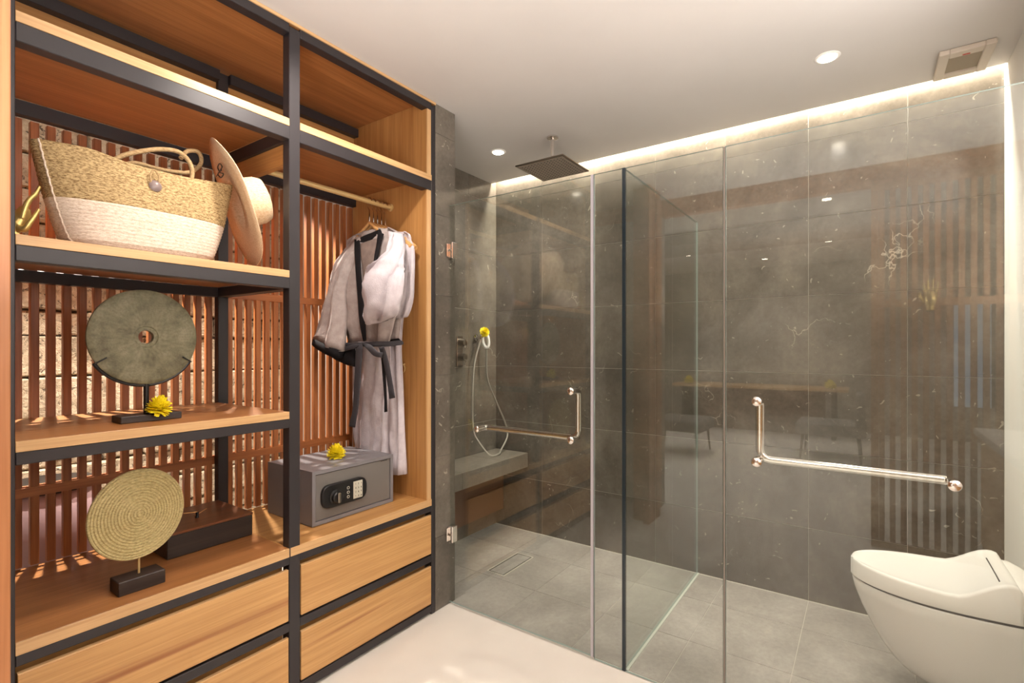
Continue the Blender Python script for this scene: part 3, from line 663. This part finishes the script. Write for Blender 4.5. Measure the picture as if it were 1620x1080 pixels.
# ================================================================= BAG
bg_ = thing('tote_bag', (.64, 1.90, 1.645), 'two-tone woven seagrass tote bag on upper left shelf', 'bag')
Z0, Z1 = 1.6455, 1.918
def bag_rings(z0, z1, n, inner=False):
    out = []
    for i in range(n + 1):
        t = i / n; z_ = z0 + (z1 - z0) * t; f = (z_ - Z0) / (Z1 - Z0)
        hx = .192 + .074 * f ** .75; hy = .098 - .038 * f + .012 * math.sin(PI * f)
        cxx = .650 + .008 * f; cyy = 1.905
        bul = .0022 * abs(math.sin(i * PI / 3)) if not inner else -.005
        if f < .06: hx -= .014 * (1 - f / .06); hy -= .012 * (1 - f / .06)
        r_ = []
        for k in range(88):
            a = 2 * PI * k / 88; ca, sa = math.cos(a), math.sin(a); e = .55 if True else 1
            px_ = math.copysign(abs(ca) ** (.62 + .28 * f), ca); py_ = math.copysign(abs(sa) ** .75, sa)
            lw = min(1, max(0, (-px_ - .15) / .5)); rim = max(0, f - .5) * 2 * ((.022 * lw * lw * (3 - 2 * lw) if px_ < 0 else .030 * px_ * px_) - .006) + .003 * math.sin(3 * px_ + 1) * f
            r_.append(Vector((cxx + (hx + bul) * px_ - .01 * f * (1 if px_ < 0 else 0), cyy + (hy + bul) * py_ + .006 * math.sin(px_ * 5) * f, z_ + rim + .0006 * noise.noise(Vector((px_ * 14, py_ * 9, f * 40))))))
        out.append(r_)
    return out
bm = bmesh.new(); loft_bm(bm, bag_rings(Z0, 1.776, 36), (True, False)); finish('lower_weave', bm, M['seawhite'], bg_, smooth='all', label='whitewashed lower band of the bag')
bm = bmesh.new(); rr = bag_rings(1.776, Z1, 39); rr += [[Vector(p) + (Vector((.64, 1.905, p.z)) - p).normalized() * .006 for p in rr[-1]]]; rr += bag_rings(Z1 - .01, 1.72, 3, True)
loft_bm(bm, rr, (False, True)); finish('upper_weave', bm, M['seagrass'], bg_, smooth='all', label='natural brown upper band of the bag')
seam = [(r_[49] + Vector((-.0015, -.0025, 0))) for i, r_ in enumerate(bag_rings(Z0 + .004, Z1, 76))][::2]
tube('side_seam', seam, .0026, M['seawhite'], bg_, 6, label='white stitched seam on the left end')
Yf = 1.862
h1 = [atY(*p, Yf) for p in ((172, 258), (195, 246), (225, 239), (255, 236), (282, 240), (298, 254), (304, 270), (303, 285))]
h2 = [atY(*p) for p in ((192, 262, 1.93), (215, 258, 1.93), (245, 266, 1.93), (278, 272, 1.94), (302, 272, 1.95), (318, 258, 1.95), (314, 241, 1.94), (297, 239, 1.93), (286, 250, 1.92))]
tube('carry_handle', crom(h1, 6), .0072, M['rope'], bg_, 10); tube('carry_handle', crom(h2, 6), .0072, M['rope'], bg_, 10)
sb = atY(246, 294, 1.824)
bt = lathe('shell_toggle', [(.004, -.006), (.016, -.004), (.018, 0), (.013, .006), (.003, .009)], sb, (0, -1, .1), M['shell'], bg_, 20, label='dark shell button')
tube('toggle_loop', crom([sb + Vector((-.012, 0, .006)), sb + Vector((-.014, -.001, .03)), sb + Vector((-.003, .002, .05)), sb + Vector((.010, 0, .03)), sb + Vector((.008, 0, .004))], 5), .003, M['rope'], bg_, 7)
# ================================================================= HAT
ht = thing('straw_hat', (.95, 1.95, 1.645), 'wide-brimmed straw hat standing on its brim beside the tote bag', 'hat')
HC = Vector((.966, 1.955, 1.893)); hn = Vector((.91, -.31, .345)).normalized(); hv = Vector((-.32, .1, .93)); hv = (hv - hn * hv.dot(hn)).normalized(); hu = hv.cross(hn).normalized()
def hatp(r, a, h): return HC + (hu * math.cos(a) + hv * math.sin(a)) * r + hn * h
bm = bmesh.new(); rings = []
wav = lambda a, r: (.008 * math.sin(2 * a + .7) + .003 * math.sin(5 * a)) * ((r - .09) / .15) ** 1.5 if r > .09 else 0
for r, h in ((.236, .0), (.19, .002), (.14, .003), (.098, .004), (.092, .012), (.090, .05), (.088, .085), (.078, .108), (.055, .116), (.02, .118), (.001, .118)):
    rings.append([hatp(r, 2 * PI * k / 64, h + wav(2 * PI * k / 64, r)) for k in range(64)])
for r, h in ((.001, .114), (.05, .112), (.074, .104), (.084, .083), (.086, .012), (.092, .0), (.14, -.001), (.19, -.002), (.236, -.003)):
    rings.append([hatp(r, 2 * PI * k / 64, h + wav(2 * PI * k / 64, r)) for k in range(64)])
rings.append(rings[0]); loft_bm(bm, rings, (False, False)); bmesh.ops.remove_doubles(bm, verts=bm.verts, dist=1e-5)
finish('woven_shell', bm, M['hat'], ht, smooth='all')
def brimpt(px, py):      # point on the bag side of the brim
    a_, b_ = dirs(px); d = Vector((a_, b_, -(py - HZ) / F)); o_ = Vector((0, 0, CAMH)); t = (HC - hn * .004 - o_).dot(hn) / d.dot(hn); return o_ + d * t - hn * .004
sq = [(322, 272), (327, 264), (331, 257), (327, 252), (324, 258), (328, 266), (333, 268), (329, 274), (324, 268), (330, 262)]
tube('embroidery', crom([brimpt(p[0] + 27, p[1] + 6) - hn * .010 for p in sq], 4), .0021, M['black'], ht, 5, label='dark stitched lettering on the brim')
# ================================================================= BRASS HAND
bh = thing('brass_hand', (.36, 1.865, 1.645), 'small polished brass hand sculpture at left end of bag shelf', 'sculpture')
bm = bmesh.new(); YH = 1.872
def hp(px, py, y): return atY(px, py, y)
loft = []
tube_bm(bm, crom([hp(14, 384, YH), hp(22, 376, YH), hp(30, 368, YH), hp(36, 356, YH), hp(40, 346, YH)], 4), [.012, .013, .013, .014, .015, .016, .018, .018, .018, .018, .018, .017, .017, .016, .015, .013, .012], 14)
for q, (dy, ln, bend) in enumerate(((-.018, 1.0, 0), (-.006, 1.06, 2), (.006, 1.0, 4), (.017, .86, 6))):
    pts = [hp(35, 362, YH + dy * .7), hp(40, 345, YH + dy), hp(46 + bend * .3, 333, YH + dy), hp(57 * 1 + bend * .2, 322, YH + dy * 1.1), hp(64, 308, YH + dy * 1.1)]
    P = crom(pts, 5); k = int(len(P) * min(1, ln * .94)); P = P[:k]
    tube_bm(bm, P, [.0085 - .0045 * i / len(P) + (.0006 if i in (8, 14) else 0) for i in range(len(P))], 10)
P = crom([hp(30, 378, YH - .012), hp(39, 379, YH - .022), hp(46, 370, YH - .028), hp(55, 358, YH - .030), hp(62, 347, YH - .030)], 5)
tube_bm(bm, P, [.010 - .0062 * i / len(P) for i in range(len(P))], 10)
tube_bm(bm, [hp(14, 386, YH), hp(30, 386, YH)], [.010, .012], 14)
o = finish('hand_figure', bm, M['brass'], bh, smooth='all')
mzmin = min((o.matrix_world @ v.co).z if False else v.co.z for v in o.data.vertices)
o.location.z += (1.6455 - (WL_[o.name].z + mzmin))
rm = o.modifiers.new('r', 'REMESH'); rm.mode = 'VOXEL'; rm.voxel_size = .0016; rm.use_smooth_shade = True
sm = o.modifiers.new('s', 'SMOOTH'); sm.iterations = 4
# ================================================================= HANGERS AND ROBES
for i, x in enumerate((1.690, 1.716, 1.742, 1.768, 1.794)):
    lab = ['wooden hanger nearest the safe holding the grey robe', 'second wooden hanger from the front behind the grey robe', 'middle wooden hanger of the five on the rail', 'fourth wooden hanger holding the lighter robe', 'wooden hanger nearest the side panel'][i]
    hgx = thing('clothes_hanger', (x, 2.065, 1.93), lab, 'hanger', 'wooden hangers on the rail')
    hk_ = [(x, 2.07 + .018 * math.cos(a), 2.095 + .018 * math.sin(a)) for a in [math.radians(-30 + 26 * k) for k in range(9)]]
    hk_ = [(x, 2.070, 1.985), (x, 2.070, 2.05), (x, 2.088, 2.078)] + hk_[1:]
    tube('hook', hk_, .0027, M['chrome'], hgx, 6)
    pts = []; rr_ = []
    for k in range(25):
        f = -1 + k / 12; yy = 2.068 + (.185 if i < 3 else .235) * f; zz = 1.985 - (.130 if i < 3 else .130) * abs(f) ** 1.05 - .01 * abs(f) ** 6
        pts.append((x - .012 * abs(f), yy, zz)); rr_.append(.0085 + .006 * abs(f) ** 2)
    bm = bmesh.new(); tube_bm(bm, pts, rr_, 10); finish('shoulder_bar', bm, M['hangerwood'], hgx, smooth=True)
    tube('trouser_bar', [(x, 1.90, 1.845), (x, 2.235, 1.845)], .0045, M['hangerwood'], hgx, 8)
def loft_px(name, rings, m, parent, n=36, fold=0, nf=7, seed=0, sub=4, smooth=True, power=.8, label=None):
    """cloth volume through cross-sections: each (left px,py), (right px,py), X of its middle, half thickness"""
    keys = []
    for (l, r, X, th) in rings: keys.append((atX(l[0], l[1], X), atX(r[0], r[1], X), th))
    A = crom([k[0] for k in keys], sub); B_ = crom([k[1] for k in keys], sub); T_ = crom([Vector((k[2], 0, 0)) for k in keys], sub)
    out = []
    for i, (a, b, t) in enumerate(zip(A, B_, T_)):
        c = (a + b) / 2; h = (b - a) / 2; f = i / len(A); r_ = []
        for k in range(n):
            an = 2 * PI * k / n; ca, sa = math.cos(an), math.sin(an)
            q = noise.noise(Vector((ca * nf * .5, sa * 1.5 + seed, f * 1.6))) * fold * .8 + fold * .5 * (1 - 2 * abs(math.sin(ca * nf * .6 + seed + f * 2.2 + 1.5 * noise.noise(Vector((f * 3, seed, ca)))))) + fold * .4 * noise.noise(Vector((ca * 3 + f * 6, seed + 5, f * 9)))
            r_.append(c + h * math.copysign(abs(ca) ** power, ca) + Vector((-1, 0, 0)) * (math.copysign(abs(sa) ** .9, sa) * max(.001, t.x) + q * (1 if sa > 0 else .3)))
        out.append(r_)
    bm = bmesh.new(); loft_bm(bm, out); return finish(name, bm, m, parent, smooth='all', label=label)
rb2 = thing('bathrobe', (1.79, 2.02, .70), 'lighter lavender grey robe against the wardrobe side panel', 'bathrobe', 'robes in the wardrobe')
loft_px('robe_body', [((600, 372), (642, 366), 1.79, .012), ((590, 380), (650, 376), 1.795, .014), ((580, 420), (648, 420), 1.79, .022), ((575, 470), (641, 470), 1.785, .025), ((598, 540), (634, 540), 1.785, .024), ((604, 600), (636, 600), 1.78, .026), ((607, 680), (639, 680), 1.78, .028), ((608, 748), (642, 750), 1.78, .030)], M['robe_pale_lit'], rb2, fold=.016, nf=9, seed=4)
loft_px('sleeve', [((628, 381), (649, 377), 1.775, .010), ((630, 400), (654, 395), 1.75, .022), ((633, 440), (653, 440), 1.73, .028), ((630, 475), (651, 478), 1.725, .028), ((626, 498), (645, 499), 1.73, .020), ((625, 504), (640, 502), 1.735, .008)], M['robe_pale_lit'], rb2, fold=.016, nf=5, seed=8)
loft_px('sleeve', [((622, 500), (634, 496), 1.76, .012), ((612, 520), (632, 512), 1.75, .020), ((609, 540), (630, 538), 1.75, .02)], M['robe'], rb2, fold=.006, nf=5, seed=2)  # greyer cloth paints the shade on this lower sleeve
loft_px('cuff_band', [((598, 541), (631, 535), 1.735, .010), ((600, 548), (637, 542), 1.735, .010)], M['robe_black'], rb2, sub=2, label='black trimmed cuff')
rb = thing('bathrobe', (1.66, 2.1, .70), 'grey kimono robe with black collar and charcoal belt on the front hanger', 'bathrobe', 'robes in the wardrobe')
body = [((574, 366), (618, 360), 1.685, .010), ((558, 376), (634, 369), 1.678, .018), ((549, 388), (640, 380), 1.67, .028), ((543, 420), (638, 410), 1.66, .036), ((540, 460), (634, 455), 1.65, .045), ((547, 505), (624, 500), 1.65, .045), ((552, 540), (615, 540), 1.655, .036), ((556, 560), (616, 560), 1.66, .036), ((560, 610), (615, 610), 1.66, .042), ((562, 670), (614, 670), 1.665, .045), ((561, 716), (616, 716), 1.668, .048), ((561, 760), (618, 760), 1.67, .050)]
# the lower body ends beside the safe's back edge: shift back so that it hangs clear of the safe
body = [(l, r, X + (.0 if l[1] < 541 else .100 * min(1, (l[1] - 540) / 90)), t * (1 if l[1] < 541 else .68)) for l, r, X, t in body]
loft_px('robe_body', body[:7], M['robe'], rb, fold=.024, nf=9, seed=1)
loft_px('robe_skirt', body[6:], M['robe_pale_lit'], rb, fold=.018, nf=10, seed=6, label='lower part of the robe with its light painted paler')  # paler cloth paints the light on the skirt
loft_px('sleeve', [((562, 373), (574, 376), 1.668, .010), ((546, 396), (566, 400), 1.64, .028), ((534, 418), (557, 422), 1.62, .036), ((524, 450), (546, 462), 1.60, .040), ((512, 490), (545, 505), 1.58, .042), ((501, 533), (541, 556), 1.56, .044)], M['robe'], rb, fold=.018, nf=6, seed=3)
loft_px('cuff_band', [((500, 532), (541, 554), 1.56, .047), ((498, 542), (538, 567), 1.56, .047)], M['robe_black'], rb, sub=2, label='black trimmed sleeve cuff')
loft_px('cuff_band', [((515, 556), (560, 545), 1.61, .018), ((530, 568), (562, 560), 1.61, .02), ((545, 575), (562, 580), 1.61, .012)], M['robe_black'], rb, sub=3, label='black trimmed inner sleeve')
# folded right sleeve laid across the front
loft_px('sleeve', [((617, 366), (638, 370), 1.650, .010), ((616, 392), (640, 392), 1.60, .020), ((603, 412), (638, 408), 1.575, .030), ((580, 428), (637, 430), 1.56, .036), ((575, 450), (635, 450), 1.555, .042), ((578, 478), (631, 478), 1.56, .042), ((580, 500), (626, 498), 1.57, .034), ((581, 514), (612, 506), 1.58, .014)], M['robe_pale_lit'], rb, fold=.034, nf=6, seed=12, label='sleeve folded across the chest with its light painted pale')  # light falling on this sleeve is put into its paler cloth
# neckline
def rib(name, pts, m, X, th=.004, label=None, par=rb): loft_px(name, [((a, b), (c, d), x_, th) for (a, b, c, d, x_) in pts], m, par, n=12, sub=4, power=.6, label=label)
rib('lining', [(569, 386, 598, 376, 1.640), (571, 405, 594, 402, 1.612), (574, 430, 592, 432, 1.600), (577, 470, 586, 470, 1.596)], M['robe_in'], 1.6, .004, 'brown-grey inside of the robe back')
rib('neckline_band', [(561, 378, 569, 380, 1.640), (561, 400, 570, 400, 1.615), (563, 430, 571, 430, 1.596), (566, 470, 575, 470, 1.588), (569, 510, 578, 508, 1.588), (575, 540, 579, 538, 1.597)], M['robe_black'], 1.6, .005, 'black collar band')
rib('neckline_band', [(598, 366, 607, 370, 1.640), (596, 385, 602, 388, 1.625), (593, 402, 597, 408, 1.605), (591, 418, 594, 420, 1.595)], M['robe_black'], 1.6, .005, 'black collar band')
rib('neckline_band', [(566, 378, 569, 389, 1.645), (577, 372, 580, 383, 1.652), (590, 367, 593, 378, 1.654), (601, 362, 604, 372, 1.650)], M['robe_black'], 1.6, .006, 'black collar at the nape')
# belt and ties
rib('belt', [(533, 541, 534, 549, 1.605), (560, 542, 560, 548, 1.600), (590, 540, 590, 548, 1.602), (612, 540, 612, 548, 1.625), (632, 538, 632, 546, 1.66), (637, 540, 637, 545, 1.68)], M['belt'], 1.6, .006, 'charcoal fabric belt')
rib('belt_loop', [(574, 542, 575, 546, 1.592), (586, 545, 582, 553, 1.580), (598, 556, 592, 563, 1.585), (606, 557, 604, 566, 1.595)], M['belt'], 1.6, .006)
rib('belt_loop', [(572, 543, 573, 547, 1.592), (556, 545, 558, 552, 1.585), (540, 550, 542, 556, 1.592), (535, 552, 536, 555, 1.60)], M['belt'], 1.6, .006)
rib('belt_tie', [(563, 544, 574, 544, 1.588), (562, 575, 572, 575, 1.592), (560, 610, 570, 610, 1.598), (558, 645, 567, 645, 1.604), (555, 660, 564, 662, 1.602), (552, 674, 562, 676, 1.606)], M['belt'], 1.6, .004, 'long hanging belt end')
rib('belt_tie', [(599, 549, 607, 547, 1.598), (606, 570, 614, 568, 1.612), (611, 595, 619, 593, 1.625), (616, 631, 625, 629, 1.635)], M['belt'], 1.6, .004, 'short hanging belt end')
rib('belt_tie', [(602, 552, 607, 552, 1.615), (605, 590, 610, 590, 1.632), (608, 630, 612, 630, 1.640), (608, 652, 613, 651, 1.642)], M['robe_black'], 1.6, .003, 'black belt end behind the short one')
# ================================================================= VANITY AND ROOM BEHIND (seen only in the glass)
vn = thing('vanity', (.95, -.80, 0), 'white vanity counter reflected at the right of the glass', 'vanity')
box('counter_top', (.16, 1.92, -1.125, -.50, .86, .90), M['counter'], vn, .003)
box('cabinet_body', (.20, 1.92, -1.125, -.54, .25, .859), M['wood_x'], vn, .002)
for k in range(3): box('drawer_front', (.22 + .565 * k, .77 + .565 * k, -.54, -.522, .27, .84), M['drawer'], vn, .002)
s2 = thing('slat_partition', (-.24, -.5, 0), 'tall brown slat partition reflected at the right side of the glass', 'screen')
for k in range(18): box('slat', (-.262, -.232, -.075 - .058 * k - .030, -.075 - .058 * k, .05, 2.459), M['partition'], s2, .001)
for z0 in (.0, 1.62, 2.41): box('rail', (-.231, -.222, -1.125, -.03, z0, z0 + .05), M['partition'], s2, .001)
box('stile', (-.262, -.232, -.072, -.03, 0, 2.459), M['partition'], s2)
dk = thing('desk', (-4.9, 1.4, 0), 'long wooden desk reflected faintly in the middle of the glass', 'desk')
box('desk_top', (-5.3, -4.6, .2, 2.7, .71, .75), M['edge_y'], dk, .004)
box('front_panel', (-5.1, -5.05, .5, 2.4, 0, .71), M['boxtop'], dk)
for y in (.35, 2.5): box('leg', (-5.2, -4.7, y, y + .06, 0, .71), M['darkwood'], dk)
def armchair(x, y, label, fl):
    t = thing('armchair', (x, y, 0), label, 'armchair', 'grey armchairs in the reflected room')
    box('seat', (x - .35, x + .35, y - .36, y + .36, .30, .44), M['grey_fabric'], t, .03, seg=3)
    box('backrest', (x - .36, x + .36, y + fl * .30 - .05, y + fl * .30 + .05, .42, .80), M['grey_fabric'], t, .03, seg=3)
    for sx in (-.28, .28):
        for sy in (-.28, .28): tube('leg', [(x + sx, y + sy, .30), (x + sx * 1.1, y + sy * 1.1, .0)], [.018, .011], M['darkwood'], t, 8)
armchair(-2.7, 2.0, 'grey armchair reflected left of the wooden desk', 1)
armchair(-3.4, .35, 'grey armchair reflected right of the wooden desk', -1)
for i, (x, y) in enumerate(((-1.6, 1.9), (-1.6, .3), (-3.8, 2.2), (-3.8, .4), (-4.8, 1.3))):
    t = thing('ceiling_light', (x, y, 2.75), ['reflected bedroom ceiling light nearest the passage wall', 'reflected bedroom ceiling light nearest the slat partition', 'reflected bedroom ceiling light above left chair', 'reflected bedroom ceiling light above right chair', 'reflected bedroom ceiling light above the desk'][i], 'ceiling light', 'bedroom ceiling lights')
    lathe('lamp_lens', [(.04, 0), (.04, .006), (.02, .008)], (x, y, 2.749), (0, 0, -1), M['emit'], t, 20)

flower((-4.72, 2.45, .752), .085, 'yellow chrysanthemum bunch reflected at left end of the desk', '', (0, 0, 1), 11)
flower((-4.72, .42, .752), .085, 'yellow chrysanthemum bunch reflected at right end of the desk', '', (0, 0, 1), 12)
bh2 = thing('brass_hand', (-.20, -.34, 1.60), 'upright brass hand mounted on the slat partition, seen reflected', 'sculpture')
bm = bmesh.new(); B0 = Vector((-.205, -.34, 1.60))
tube_bm(bm, [B0 + Vector((0, 0, z_)) for z_ in (-.01, .02, .05, .08, .10)], [.022, .024, .034, .038, .034], 14)
for q, (dy, ln) in enumerate(((-.030, .070), (-.010, .088), (.010, .084), (.028, .066))):
    tube_bm(bm, crom([B0 + Vector((0, dy * .8, .085)), B0 + Vector((.004, dy * 1.1, .10 + ln * .5)), B0 + Vector((.014, dy * 1.25, .10 + ln))], 5), [.0085, .0085, .0085, .008, .0085, .0075, .0075, .007, .0065, .006, .005], 10)
tube_bm(bm, crom([B0 + Vector((.004, .028, .045)), B0 + Vector((.016, .050, .075)), B0 + Vector((.022, .056, .11))], 4), [.012, .011, .0105, .010, .010, .009, .009, .008, .006], 10)
o = finish('hand_figure', bm, M['brass'], bh2, smooth='all')
rm = o.modifiers.new('r', 'REMESH'); rm.mode = 'VOXEL'; rm.voxel_size = .0025; rm.use_smooth_shade = True
box('mount', (-.2215, -.20, -.36, -.32, 1.585, 1.60), M['black'], bh2)
